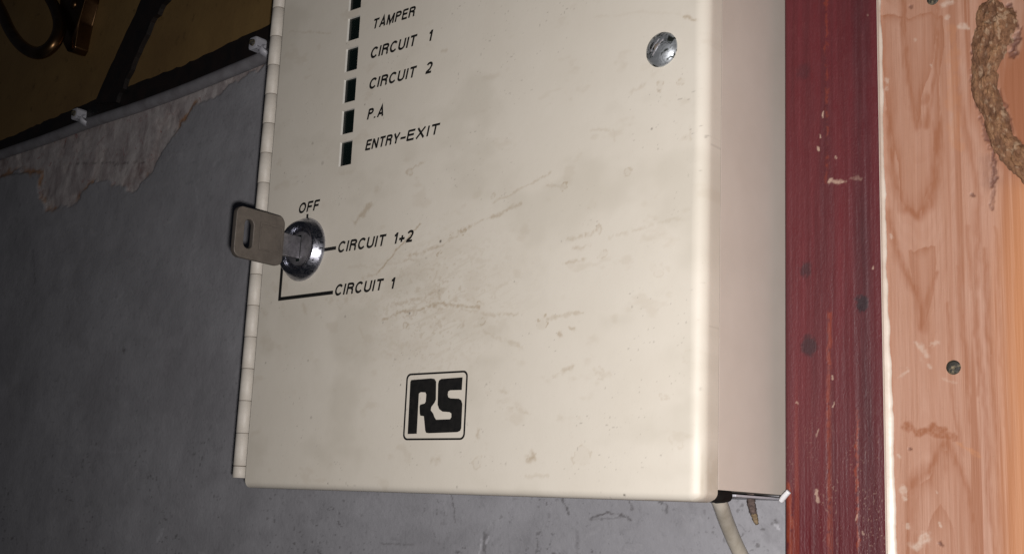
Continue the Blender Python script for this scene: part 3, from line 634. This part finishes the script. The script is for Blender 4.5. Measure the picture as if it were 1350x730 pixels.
# ------------------------------------------------------------------ THE ALARM BOX
XL, XRt, ZB, ZT = -.3868, -.1800, .0052, .300
box = empty('alarm_box', ((XL + XRt) / 2, YW, ZB), 'cream metal alarm box with key lock and black lettering, mounted on the grey wall', 'alarm panel')
win = [(-.3449 + .00017 * k, -.3377 + .00015 * k, .1807 - .01292 * k, .1905 - .01292 * k) for k in range(-1, 5)]
def build_door():
    rl, rr, rb, rt = .0013, .0040, .0030, .003; dep = YD - YF
    fl = dep + .003
    def axis(a, b, r0, r1, step, extra):
        L0 = r0 * math.pi / 2 + (dep - r0); L1 = r1 * math.pi / 2 + (dep - r1)
        core = list(np.arange(a + r0, b - r1, step)) + [b - r1] + extra
        core = np.unique(np.round(core, 7)); core = core[(core >= a + r0 - 1e-9) & (core <= b - r1 + 1e-9)]
        lo_ = [a + r0 - s for s in list(np.linspace(L0, r0 * math.pi / 2, 4, endpoint=False)) + list(np.linspace(r0 * math.pi / 2, 0, 8, endpoint=False))]
        hi_ = [b - r1 + s for s in (list(np.linspace(L1, r1 * math.pi / 2, 4, endpoint=False)) + list(np.linspace(r1 * math.pi / 2, 0, 8, endpoint=False)))[::-1]]
        return np.concatenate([lo_, core, hi_])
    us = axis(XL, XRt, rl, rr, .00034, [w[i] for w in win for i in (0, 1)])
    vs = axis(ZB, ZT, rb, rt, .00036, [w[i] for w in win for i in (2, 3)])
    us = us[np.concatenate([[True], np.diff(us) > 2e-6])]; vs = vs[np.concatenate([[True], np.diff(vs) > 2e-6])]
    U, V = np.meshgrid(us, vs)
    ix = np.clip(U, XL + rl, XRt - rr); iz = np.clip(V, ZB + rb, ZT - rt); dx = U - ix; dz = V - iz
    rx = np.where(dx < 0, rl, rr); rz = rb
    ax = np.abs(dx); az = np.abs(dz); tot = np.maximum(ax, az)
    wx = ax / (ax + az + 1e-12); ry = rx * wx + rz * (1 - wx)
    L = np.where(ax > az, ax, az)
    th = np.clip(L / np.maximum(ry, 1e-9), 0, math.pi / 2)
    over = np.clip(L - ry * math.pi / 2, 0, None)
    nrm = np.hypot(dx, dz) + 1e-12
    X = ix + dx / nrm * rx * np.sin(th); Z = iz + dz / nrm * rz * np.sin(th)
    Y = YF + ry * (1 - np.cos(th)) + over
    Y = np.minimum(Y, YD)
    # a very slight waviness of the pressed sheet
    Y = Y + (fbm(X / .06, Z / .06, 5, 3) - .5) * .00035 * (tot < 1e-9)
    def p2(l): return on(l, YF)
    br = np.zeros(X.shape); dk = np.zeros(X.shape)
    ss = [([(554, 295), (540, 310), (497, 361)], .0003, .9, .2), ([(497, 361), (478, 366)], .0004, .4, .4), ([(686, 270), (643, 288), (611, 303), (582, 323), (540, 337)], .0005, .6, .38), ([(725, 227), (668, 259), (650, 266)], .0003, .4, .25),
          ([(468, 291), (474, 285), (486, 272), (489, 270)], .0009, .6, .38), ([(474, 285), (486, 273)], .0004, .7, 0), ([(496, 252), (501, 244)], .0009, .3, .4), ([(744, 245), (720, 245)], .0004, .4, .35),
          ([(770, 412), (745, 414), (722, 422)], .0005, .45, .35), ([(504, 421), (524, 413), (560, 405), (582, 399), (610, 405), (632, 404)], .0005, .75, .33), ([(516, 402), (545, 396), (565, 394)], .0005, .5, .45),
          ([(561, 391), (570, 385), (579, 389), (580, 395)], .0004, .6, .35), ([(579, 350), (570, 372), (578, 380)], .0004, .4, .45), ([(533, 344), (550, 342)], .0005, .45, .35), ([(689, 457), (660, 447), (639, 437), (630, 425)], .0006, .35, .4),
          ([(504, 372), (540, 362), (565, 355)], .0004, .3, .45), ([(610, 408), (650, 414), (682, 414)], .0004, .4, .4), ([(612, 424), (610, 432)], .0005, .5, .2), ([(750, 316), (782, 307), (789, 297)], .0005, .5, .35), ([(756, 328), (775, 322)], .0005, .4, .4), ([(803, 314), (850, 298), (896, 288)], .0004, .28, .4),
          ([(743, 347), (771, 343)], .0004, .45, .35), ([(737, 441), (740, 439)], .0005, .6, 0), ([(751, 432), (757, 434)], .0004, .6, 0), ([(742, 489), (756, 482)], .0006, .45, .25), ([(730, 496), (742, 490)], .0004, .4, .35), ([(785, 492), (800, 495)], .0008, .22, .4),
          ([(699, 603), (700, 601)], .0012, .8, 0), ([(631, 567), (630, 573)], .0006, .5, .2), ([(570, 606), (578, 608)], .0009, .35, .4), ([(693, 628), (722, 626)], .0005, .25, .35), ([(668, 539), (680, 539), (699, 547)], .0004, .3, .4), ([(660, 512), (668, 517)], .0007, .3, .4),
          ([(832, 122), (848, 112)], .0005, .28, .35), ([(785, 23), (848, 16), (890, 18), (900, 20)], .0003, .12, .3), ([(903, 22), (917, 27)], .0003, .7, .25), ([(780, 171), (810, 173), (810, 186)], .0004, .25, .4), ([(910, 165), (910, 185)], .0003, .35, .35),
          ([(381, 43), (410, 42), (435, 45)], .0003, .3, .35), ([(535, 227), (546, 220), (560, 214)], .0004, .5, .35), ([(583, 69), (590, 68)], .0005, .35, .3), ([(474, 430), (480, 445)], .0004, .25, .4), ([(399, 405), (402, 412)], .0012, .3, .3), ([(346, 408), (350, 414)], .0009, .25, .3),
          ([(450, 460), (480, 470), (540, 468)], .0010, .15, .5), ([(505, 448), (530, 456), (560, 458)], .0008, .25, .45), ([(505, 465), (520, 470)], .0008, .25, .4), ([(470, 310), (468, 330)], .0003, .3, .4), ([(430, 395), (450, 400), (462, 396)], .0009, .3, .45), ([(873, 350), (880, 355)], .0006, .2, .4),
          ([(640, 376), (655, 380), (672, 372)], .0004, .25, .45), ([(532, 375), (580, 365), (640, 350)], .0004, .22, .45), ([(460, 352), (500, 350), (530, 345)], .0005, .25, .45)]
    for i, (l, w, s, g) in enumerate(ss): br = np.maximum(br, stroke(X, Z, p2(l), w * 1.15, s * .95, 31 + 5 * i, g, .95))
    rs = [((611, 305), .0010, .8), ((595, 308), .0008, .6), ((744, 245), .0010, .75), ((716, 425), .0018, .65), ((632, 403), .0013, .6), ((636, 425), .0012, .6), ((534, 428), .0011, .6), ((524, 414), .0011, .7), ((789, 302), .0011, .4), ((796, 334), .0014, .35),
          ((827, 227), .0014, .4), ((867, 357), .0020, .2), ((870, 114), .0012, .45), ((898, 107), .0010, .4), ((629, 609), .0018, .25), ((765, 599), .0022, .3), ((875, 523), .0011, .22), ((540, 227), .0012, .45), ((579, 334), .0008, .7), ((780, 270), .0013, .2), ((890, 578), .0020, .16),
          ((699, 603), .0013, .5), ((790, 492), .0016, .22), ((905, 470), .0014, .12), ((650, 258), .0008, .4)]
    for i, (c, r_, s) in enumerate(rs): br = np.maximum(br, ring(X, Z, p2([c])[0], r_, .00028, s, 331 + 7 * i, .22, 1.6 if c == (765, 599) else 1.15))
    # diffuse smear with fine streaks around the splash
    c = p2([(570, 400)])[0]; g = np.exp(-(((X - c[0]) / .030) ** 2 + ((Z - c[1]) / .022) ** 2))
    xr = X * .92 + Z * -.39; zr = Z * .92 + X * .39
    c2 = X * .96 - Z * .28; c3 = Z * .96 - X * .28
    br = np.maximum(br, g * sstep(.56, .72, fbm(c2 / .0060, c3 / .0009, 611, 4)) * .26)
    br = np.maximum(br, g * sstep(.44, .66, fbm(X / .010, Z / .006, 641, 5)) * .20)
    br = np.maximum(br, g * sstep(.60, .70, fbm(X / .0016, Z / .0012, 621, 4)) * .40)
    br = np.maximum(br, sstep(.66, .80, fbm(X / .010, Z / .006, 631, 4)) * .15)
    for (a, b), ra, s in [((580.6, 318), .00055, .95), ((528, 507), .00035, .7), ((822, 652), .0004, .9), ((859, 170), .0004, .6), ((678, 371), .0003, .5), ((350, 478), .0004, .5), ((406, 475), .0005, .35), ((410, 550), .0006, .3), ((432, 637), .0003, .6),
                          ((375, 228), .0003, .5), ((481, 138), .0004, .5), ((455, 417), .0005, .5), ((450, 262), .0003, .4), ((505, 425), .0003, .6), ((540, 413), .0004, .8), ((579, 383), .0003, .5), ((412, 189), .0007, .3), ((425, 215), .0009, .25), ((740, 318), .0003, .4), ((690, 560), .0003, .3), ((602, 642), .0004, .4)]:
        q = p2([(a, b)])[0]; d = np.hypot(X - q[0], Z - q[1]); dk = np.maximum(dk, (1 - sstep(ra * .5, ra * 1.3, d)) * s)
    dk = np.maximum(dk, sstep(.93, .97, vnoise(X / .0007, Z / .0007, 701)) * sstep(.5, .62, fbm(X / .02, Z / .02, 703, 3)) * .35)
    # grime: by the windows, the lock and on the lower right corner
    gr = sstep(.5, .75, fbm(X / .03, Z / .02, 711, 4)) * .30
    for (a, b), sx, s in [((458, 215), .008, .30), ((465, 330), .018, .22), ((390, 420), .012, .2)]:
        q = p2([(a, b)])[0]; gr = np.maximum(gr, np.exp(-((X - q[0]) ** 2 + (Z - q[1]) ** 2) / sx ** 2) * s * (.5 + fbm(X / .004, Z / .004, 715, 4)))
    er = (Y > YF + .0015) & (X > -.2)
    gr = np.maximum(gr, er * np.exp(-((Z - .0125) / .009) ** 2) * .55)
    br = np.maximum(br, er * np.exp(-((Z - .012) / .007) ** 2) * sstep(.4, .6, fbm(Y / .0015, Z / .004, 721, 3)) * .35)
    keep = np.ones((len(vs) - 1, len(us) - 1), bool)
    uc = (us[:-1] + us[1:]) / 2; vc = (vs[:-1] + vs[1:]) / 2
    for w in win:
        keep &= ~(((uc > w[0]) & (uc < w[1]))[None, :] & ((vc > w[2]) & (vc < w[3]))[:, None])
    me = grid_mesh('door', np.stack([X, Y, Z], -1), keep, dict(marks=np.stack([np.clip(br * .72, 0, 1), np.clip(dk, 0, 1), np.clip(gr, 0, 1)], -1)))
    return link('door', me, M_DOOR, box, at=(XL, YF, ZB))
door = build_door()
# a plate closing the door pan from behind, so no light leaks
link('door_backing', box_mesh('door_backing', XL + .002, XRt - .002, YD - .0030, YD - .0018, ZB + .002, ZT - .002), M_SIDE, door, False)
# body
XS = XRt - .0004; ZBo = .0090
body = link('body', box_mesh('body', XL + .004, XS, YD + .0009, YW - .0004, ZBo, ZT - .003, bevel=.0001), M_SIDE, box, False)
link('seam', box_mesh('seam', XL + .0045, XS + .00008, YD - .002, YD + .0007, ZBo + .0001, ZT - .0036), M_GAP, body, False)
link('base_lip', box_mesh('base_lip', XL + .005, XS + .0002, YD + .011, YW - .0006, ZBo - .0016, ZBo - .0009, bevel=.0002), M_PLASTIC, body, False)
link('gasket', tube('gasket', [(XS - .0035, YD + .0002, ZBo - .0014), (XS - .0022, YD + .004, ZBo - .0016), (XS - .0020, YD + .0095, ZBo - .0014)], [.0021, .0022, .0020], 14, .12, 2), M_RUBBER, body)

# windows: reveals of the cut sheet and the dark lens behind
for w in win:
    e = .00022; d = .0011
    a, b, c_, d_ = w
    bm = bmesh.new()
    for q in (((a, YF, c_), (a, YF + d, c_), (a, YF + d, d_), (a, YF, d_)), ((b, YF, c_), (b, YF, d_), (b, YF + d, d_), (b, YF + d, c_)),
              ((a, YF, c_), (b, YF, c_), (b, YF + d, c_), (a, YF + d, c_)), ((a, YF, d_), (a, YF + d, d_), (b, YF + d, d_), (b, YF, d_))):
        bm.faces.new([bm.verts.new(p) for p in q])
    bmesh.ops.remove_doubles(bm, verts=bm.verts, dist=1e-7)
    me = bpy.data.meshes.new('indicator_window'); bm.to_mesh(me); bm.free()
    fr = link('indicator_window', me, M_WHITEEDGE, box, False)
    link('lens', box_mesh('lens', a - .0006, b + .0006, YF + .0010, YF + .0020, c_ - .0006, d_ + .0006), M_LENS, fr, False)

# lettering
def arc(cx, cy, rx, ry, a0, a1, n=9): return [(cx + rx * math.cos(math.radians(a0 + (a1 - a0) * k / n)), cy + ry * math.sin(math.radians(a0 + (a1 - a0) * k / n))) for k in range(n + 1)]
T_ = .145                                     # stroke width, cap height 1; paths are centre lines
h_ = T_ / 2
GLYPH = {
 'T': (.66, [[(0, 1 - h_), (.66, 1 - h_)], [(.33, 0), (.33, 1 - h_)]]),
 'A': (.72, [[(.06, 0), (.36, .97), (.66, 0)], [(.19, .30), (.53, .30)]]),
 'M': (.84, [[(h_, 0), (h_, 1)], [(.84 - h_, 0), (.84 - h_, 1)], [(h_ + .02, .97), (.42, .10), (.82 - h_, .97)]]),
 'P': (.66, [[(h_, 0), (h_, 1)], [(h_, 1 - h_), (.36, 1 - h_)] + arc(.37, .74, .215, .26 - h_, 90, -90) + [(h_, .48 + h_)]]),
 'E': (.62, [[(h_, 0), (h_, 1)], [(h_, 1 - h_), (.62, 1 - h_)], [(h_, .53), (.57, .53)], [(h_, h_), (.63, h_)]]),
 'R': (.70, [[(h_, 0), (h_, 1)], [(h_, 1 - h_), (.38, 1 - h_)] + arc(.40, .745, .215, .255 - h_, 90, -90) + [(h_, .49 + h_)], [(.40, .53)] + arc(.44, .36, .15, .14, 80, 0, 5) + [(.60, .12), (.64, 0)]]),
 'C': (.74, [arc(.39, .5, .39 - h_, .5 - h_, 38, 322, 22)]),
 'I': (.15, [[(h_, 0), (h_, 1)]]),
 'U': (.70, [[(h_, 1), (h_, .36)] + arc(.35, .34, .35 - h_, .34 - h_, 180, 360, 12) + [(.70 - h_, 1)]]),
 'N': (.70, [[(h_, 0), (h_, 1)], [(.70 - h_, 0), (.70 - h_, 1)], [(h_ + .01, .96), (.69 - h_, .04)]]),
 'Y': (.72, [[(.05, 1), (.36, .44), (.67, 1)], [(.36, 0), (.36, .47)]]),
 'X': (.72, [[(.05, 0), (.66, 1)], [(.06, 1), (.67, 0)]]),
 'O': (.80, [arc(.40, .5, .40 - h_, .5 - h_, 90, 450, 28)]),
 'F': (.60, [[(h_, 0), (h_, 1)], [(h_, 1 - h_), (.60, 1 - h_)], [(h_, .50), (.54, .50)]]),
 '1': (.34, [[(.26, 0), (.26, 1)], [(0, .74), (.14, .77), (.24, .95)]]),
 '2': (.60, [arc(.30, .70, .30 - h_, .30 - h_, 165, -30, 14) + [(.40, .36), (.13, .16), (.085, h_)], [(.03, h_), (.60, h_)]]),
 '+': (.60, [[(0, .38), (.60, .38)], [(.30, .08), (.30, .68)]]),
 '-': (.52, [[(0, .40), (.52, .40)]]),
 '.': (.15, [[(h_, 0), (h_, T_)]]),
}
def ribbon(bm, path, t, fn, closed):
    n = len(path); L = []; Rr = []
    for i in range(n):
        if closed: a = path[(i - 1) % (n - 1)]; b = path[i % (n - 1)]; c = path[(i + 1) % (n - 1)]
        else: a = path[max(i - 1, 0)]; b = path[i]; c = path[min(i + 1, n - 1)]
        d1 = Vector((b[0] - a[0], b[1] - a[1])); d2 = Vector((c[0] - b[0], c[1] - b[1]))
        if d1.length < 1e-9: d1 = d2
        if d2.length < 1e-9: d2 = d1
        d1.normalize(); d2.normalize(); n1 = Vector((-d1.y, d1.x)); n2 = Vector((-d2.y, d2.x)); m = (n1 + n2).normalized(); k = 1 / max(.35, m.dot(n1))
        L.append((b[0] + m.x * t / 2 * k, b[1] + m.y * t / 2 * k)); Rr.append((b[0] - m.x * t / 2 * k, b[1] - m.y * t / 2 * k))
    A = [bm.verts.new(fn(p)) for p in L]; B = [bm.verts.new(fn(p)) for p in Rr]
    for i in range(n - 1):
        bm.faces.new((A[i], B[i], B[i + 1], A[i + 1]))
def word(s, x0, x1, z0, z1, shear=.21):
    bm = bmesh.new(); H = z1 - z0; gap = .17
    adv = []; x = 0
    for ch in s: adv.append(x); x += GLYPH[ch][0] + gap
    tot = (x - gap); sx = ((x1 - x0) - shear * H) / tot
    lv = 0
    for ch, a in zip(s, adv):
        for path in GLYPH[ch][1]:
            lv += 1; y = YF - .00020 - .000006 * (lv % 7)
            ribbon(bm, [((a + p[0]) * sx, p[1] * H) for p in path], .214 * H, lambda p, y=y: (x0 + p[0] + p[1] * shear, y, z0 + p[1]), math.hypot(path[0][0] - path[-1][0], path[0][1] - path[-1][1]) < 1e-6)
    me = bpy.data.meshes.new('word'); bm.to_mesh(me); bm.free(); return me
def lettering(words, z0, z1):
    bm = bmesh.new()
    for s, x0, x1 in words:
        me = word(s, x0, x1, z0, z1)
        bm.from_mesh(me); bpy.data.meshes.remove(me)
    me = bpy.data.meshes.new('lettering'); bm.to_mesh(me); bm.free()
    for p in me.polygons: pass
    return link('lettering', me, M_INK, door, False)
m_ = .001
lettering([('TAMPER', -.3300, -.3064)], .1824, .1864)
lettering([('CIRCUIT', -.3302, -.3048), ('1', -.2991, -.2967)], .1703, .1746)
lettering([('CIRCUIT', -.3298, -.3040), ('2', -.2996, -.2957)], .1577, .1619)
lettering([('P', -.3295, -.3259), ('.', -.3256, -.3243), ('A', -.3240, -.3199)], .1454, .1496)
lettering([('ENTRY', -.3294, -.3106), ('-', -.3108, -.3072), ('EXIT', -.3074, -.2903)], .1331, .1371)
lettering([('OFF', -.3661, -.3533)], .1130, .1171)
lettering([('CIRCUIT', -.3411, -.3146), ('1', -.3109, -.3084), ('+', -.3082, -.3045), ('2', -.3044, -.3004)], .0944, .0986)
lettering([('CIRCUIT', -.3411, -.3144), ('1', -.3110, -.3085)], .0777, .0819)
def inkrect(rects, name='switch_marking'):
    bm = bmesh.new()
    for x0, x1, z0, z1 in rects: add_box(bm, x0, x1, YF - .00022, YF + .0001, z0, z1)
    link(name, bm_mesh(name, bm), M_INK, door, False)
inkrect([(-.3609, -.3600, .1095, .1121)])
inkrect([(-.3490, -.3422, .0958, .0971)])
inkrect([(-.3742, -.3729, .0784, .0930), (-.3729, -.3421, .0784, .0798)])
# logo
for me_, nm in ((curve_fill('logo_frame', [rrect(-.2999, -.2709, .0231, .0464, .0020), rrect(-.29925, -.27155, .02375, .04575, .0015)], .00006), 'logo_frame'),):
    me_.transform(XZ); me_.transform(Matrix.Translation((0, YF - .00015, 0))); link(nm, me_, M_INK, door, False)
rs = [(173, 64), (177, 58), (250, 52), (262, 54), (268, 64), (267, 130), (262, 142), (250, 158), (248, 170), (257, 182), (262, 196), (268, 205), (320, 203), (325, 196), (325, 182), (318, 177), (292, 175), (280, 166), (274, 150), (276, 72), (279, 60), (288, 54), (366, 48), (363, 95), (320, 96), (313, 100), (311, 112), (313, 122), (322, 126),
      (352, 127), (361, 133), (365, 146), (361, 236), (357, 246), (346, 251), (240, 255), (231, 253), (228, 245), (223, 192), (210, 190), (208, 183), (207, 156), (210, 149), (226, 145), (230, 138), (232, 112), (229, 104), (211, 103), (204, 108), (196, 257), (163, 258)]
pts = [tuple(W(480 + a / 2.8125, 480 + b / 2.8125, YF)[[0, 2]]) for a, b in rs]
me_ = curve_fill('logo', [pts], .00006); me_.transform(XZ); me_.transform(Matrix.Translation((0, YF - .00015, 0)))
link('logo', me_, M_INK, door, False)

# hinge: painted barrels, one object each
HX = -.3938; HY = .3035; HR = .0029
def barrel(h, z0, jit=0):
    prof = [(HR * .95, 0.), (HR, .00012), (HR, h - .00012), (HR * .95, h)]
    n = 24; v = []; f = []
    for r_, z in prof:
        for k in range(n): t = 2 * math.pi * k / n; v.append((r_ * math.cos(t), r_ * math.sin(t), z))
    for i in range(3):
        for k in range(n): f.append((i * n + k, i * n + (k + 1) % n, (i + 1) * n + (k + 1) % n, (i + 1) * n + k))
    f.append(tuple(range(n))[::-1]); f.append(tuple(range(3 * n, 4 * n)))
    return pymesh('hinge_knuckle', v, f)
kme = barrel(.01276, 0); kme.materials.append(M_HINGE); kme.polygons.foreach_set('use_smooth', [len(p.vertices) == 4 for p in kme.polygons])
k0 = bpy.data.objects.new('hinge_knuckle', kme); COL.objects.link(k0); k0.parent = box
bo = origin(box)
for i in range(21):
    o = k0 if i == 0 else k0.copy()
    if i: COL.objects.link(o); o.parent = box
    o.location = Vector((HX + random.uniform(-.00008, .00008), HY, .0137 + .01295 * i)) - bo
sm = barrel(.0045, 0); sm.materials.append(M_HINGE); sm.polygons.foreach_set('use_smooth', [len(p.vertices) == 4 for p in sm.polygons])
o = bpy.data.objects.new('hinge_knuckle', sm); COL.objects.link(o); o.parent = box; o.location = Vector((HX, HY, .0089)) - bo
link('hinge_pin', tube('hinge_pin', [(HX, HY, .0095), (HX, HY, .1), (HX, HY, .285)], HR * .93, 16), M_GAP, box)
link('hinge_leaf', box_mesh('hinge_leaf', HX, XL + .0015, HY + .0012, HY + .0026, .0095, .285), M_HINGE, box, False)

# lock
LX, LZ = -.3613, .0979
lock = link('lock', lathe('lock', [(.0127, YF + .0002), (.0127, YF - .0004), (.0121, YF - .0012), (.0106, YF - .0040), (.0099, YF - .0045), (.0092, YF - .0044), (.0086, YF - .0038), (.0078, YF - .0012), (.0074, YF - .0006), (.0, YF - .0006)], LX, LZ, 72), M_CHROME, box)
link('keyway_plug', lathe('keyway_plug', [(.0068, YF - .0006), (.0068, YF - .0021), (.0064, YF - .0024), (0, YF - .0024)], LX, LZ, 48), M_PLUG, lock)
link('keyway', box_mesh('keyway', LX - .0010, LX + .0010, YF - .0026, YF - .0020, LZ - .0052, LZ + .0052), M_LENS, lock, False)
# screw
SX, SZ = W(872.5, 65.7, YF)[[0, 2]]
screw = link('screw', lathe('screw', [(0, YF - .0022), (.0018, YF - .0021), (.0034, YF - .0017), (.0048, YF - .0010), (.0056, YF - .0004), (.0058, YF + .0003)], SX, SZ, 48), M_SCREW, box)
def slot_piece(name, off, hw, lift, m_):
    bm = bmesh.new(); n = 10; rows = []
    for k in range(n + 1):
        x = -.0050 + .0100 * k / n; x *= math.sqrt(max(0, 1 - (off / .0056) ** 2))
        rows.append([(x, -lift, off - hw), (x, -lift, off + hw), (x, .0006, off + hw), (x, .0006, off - hw)])
    vs = [[bm.verts.new(p) for p in r_] for r_ in rows]
    for k in range(n):
        for q in range(4): bm.faces.new((vs[k][q], vs[k][(q + 1) % 4], vs[k + 1][(q + 1) % 4], vs[k + 1][q]))
    bm.faces.new(vs[0]); bm.faces.new(vs[-1][::-1])
    me = bm_mesh(name, bm); me.transform(Matrix.Rotation(math.radians(-50), 4, 'Y'))
    for v in me.vertices:
        x, z = v.co.x - .0009, v.co.z + .0007; q = min(math.hypot(x, z) / .0058, 1)
        v.co = (SX + x, YF - .0022 * (1 - q ** 2.2) + v.co.y, SZ + z)
    link(name, me, m_, screw, False)
slot_piece('slot', 0, .00055, .00005, M_GAP)
slot_piece('slot_edge', .00075, .00022, .00014, M_BRIGHT); slot_piece('slot_edge', -.00075, .00022, .00014, M_BRIGHT)

# ------------------------------------------------------------------ the key in the lock
key = empty('key', (LX, YF - .002, LZ), 'flat worn nickel key with slotted square bow, left in the chrome lock', 'key')
def KP(px, py): p = WX(px, py, LX); return (-p[1], p[2])
# local XY of the outline = (distance out of the wall, height); thickness along X
YX = Matrix(((0, 0, 1, 0), (-1, 0, 0, 0), (0, 1, 0, 0), (0, 0, 0, 1)))
s0 = -.2888; s1 = -.2664; z0, z1 = .0892, .1080
slot_ = [KP(318.5, 309), KP(332.5, 309)]
sa, sb = sorted((slot_[0][0], slot_[1][0])); 
outer = rrect(s0, s1, z0, z1, .0026)
hole = rrect(sa, sb, KP(325, 329)[1], KP(325, 288)[1], (sb - sa) * .49)
pa = [KP(341, 300)[0], KP(371, 300)[0]]
panel = rrect(min(pa), max(pa), z0 + .0042, z1 - .0040, .0004)
me = curve_fill('bow', [outer, hole], .0008, .0003); me.transform(YX); me.transform(Matrix.Translation((LX, 0, 0)))
link('bow', me, M_KEY, key, False)
panel_in = rrect(min(pa) + .00045, max(pa) - .00045, z0 + .00465, z1 - .00445, .0003)
me = curve_fill('bow_panel', [panel, panel_in], .00015, .0001); me.transform(YX); me.transform(Matrix.Translation((LX + .0011, 0, 0)))
link('stamped_border', me, M_KEY, key, False)
me = curve_fill('blade', [rrect(-YF + .0005, s0 + .0008, LZ - .0041, LZ + .0043, .0006)], .0007, .0002); me.transform(YX); me.transform(Matrix.Translation((LX, 0, 0)))
link('blade', me, M_PLUG, key, False)

# ------------------------------------------------------------------ things below the box
pts = [W(938, 640, .330), W(949, 662, .335), W(957, 685, .342), W(968, 712, .349), W(982, 742, .354), W(1004, 790, .3575), W(1020, 860, .358)]
o = link('cable', tube('cable', pts, .0024, 20, .03, 8), M_CABLE)
tag(o, 'thick beige cable leaving the bottom right corner of the box downwards', 'cable')
cord = empty('cord_stub', tuple(W(990, 650, .345)), 'short frayed brown cord end with tan tip hanging under the box', 'cord')
link('sheath', tube('sheath', [W(988, 644, .345), W(990, 656, .345), W(991, 666, .345), W(994, 678, .345)], [.0009, .0012, .0012, .0010], 16, .45, 5, sub=8), M_CORD, cord)
link('frayed_tip', tube('frayed_tip', [W(993.5, 676, .345), W(996, 684, .345), W(998, 691, .345)], [.0009, .0009, .0005], 12, .5, 6, sub=6), M_TAN, cord)
tie = link('plastic_stub', tube('plastic_stub', [W(1029.5, 660, .3435), W(1034, 654, .343), W(1040, 647.5, .3425)], [.0008, .0009, .0008], 12, .08, 7), M_WHITE)
tag(tie, 'tiny white plastic stub at the lower right corner of the box by the red board', 'plastic stub')
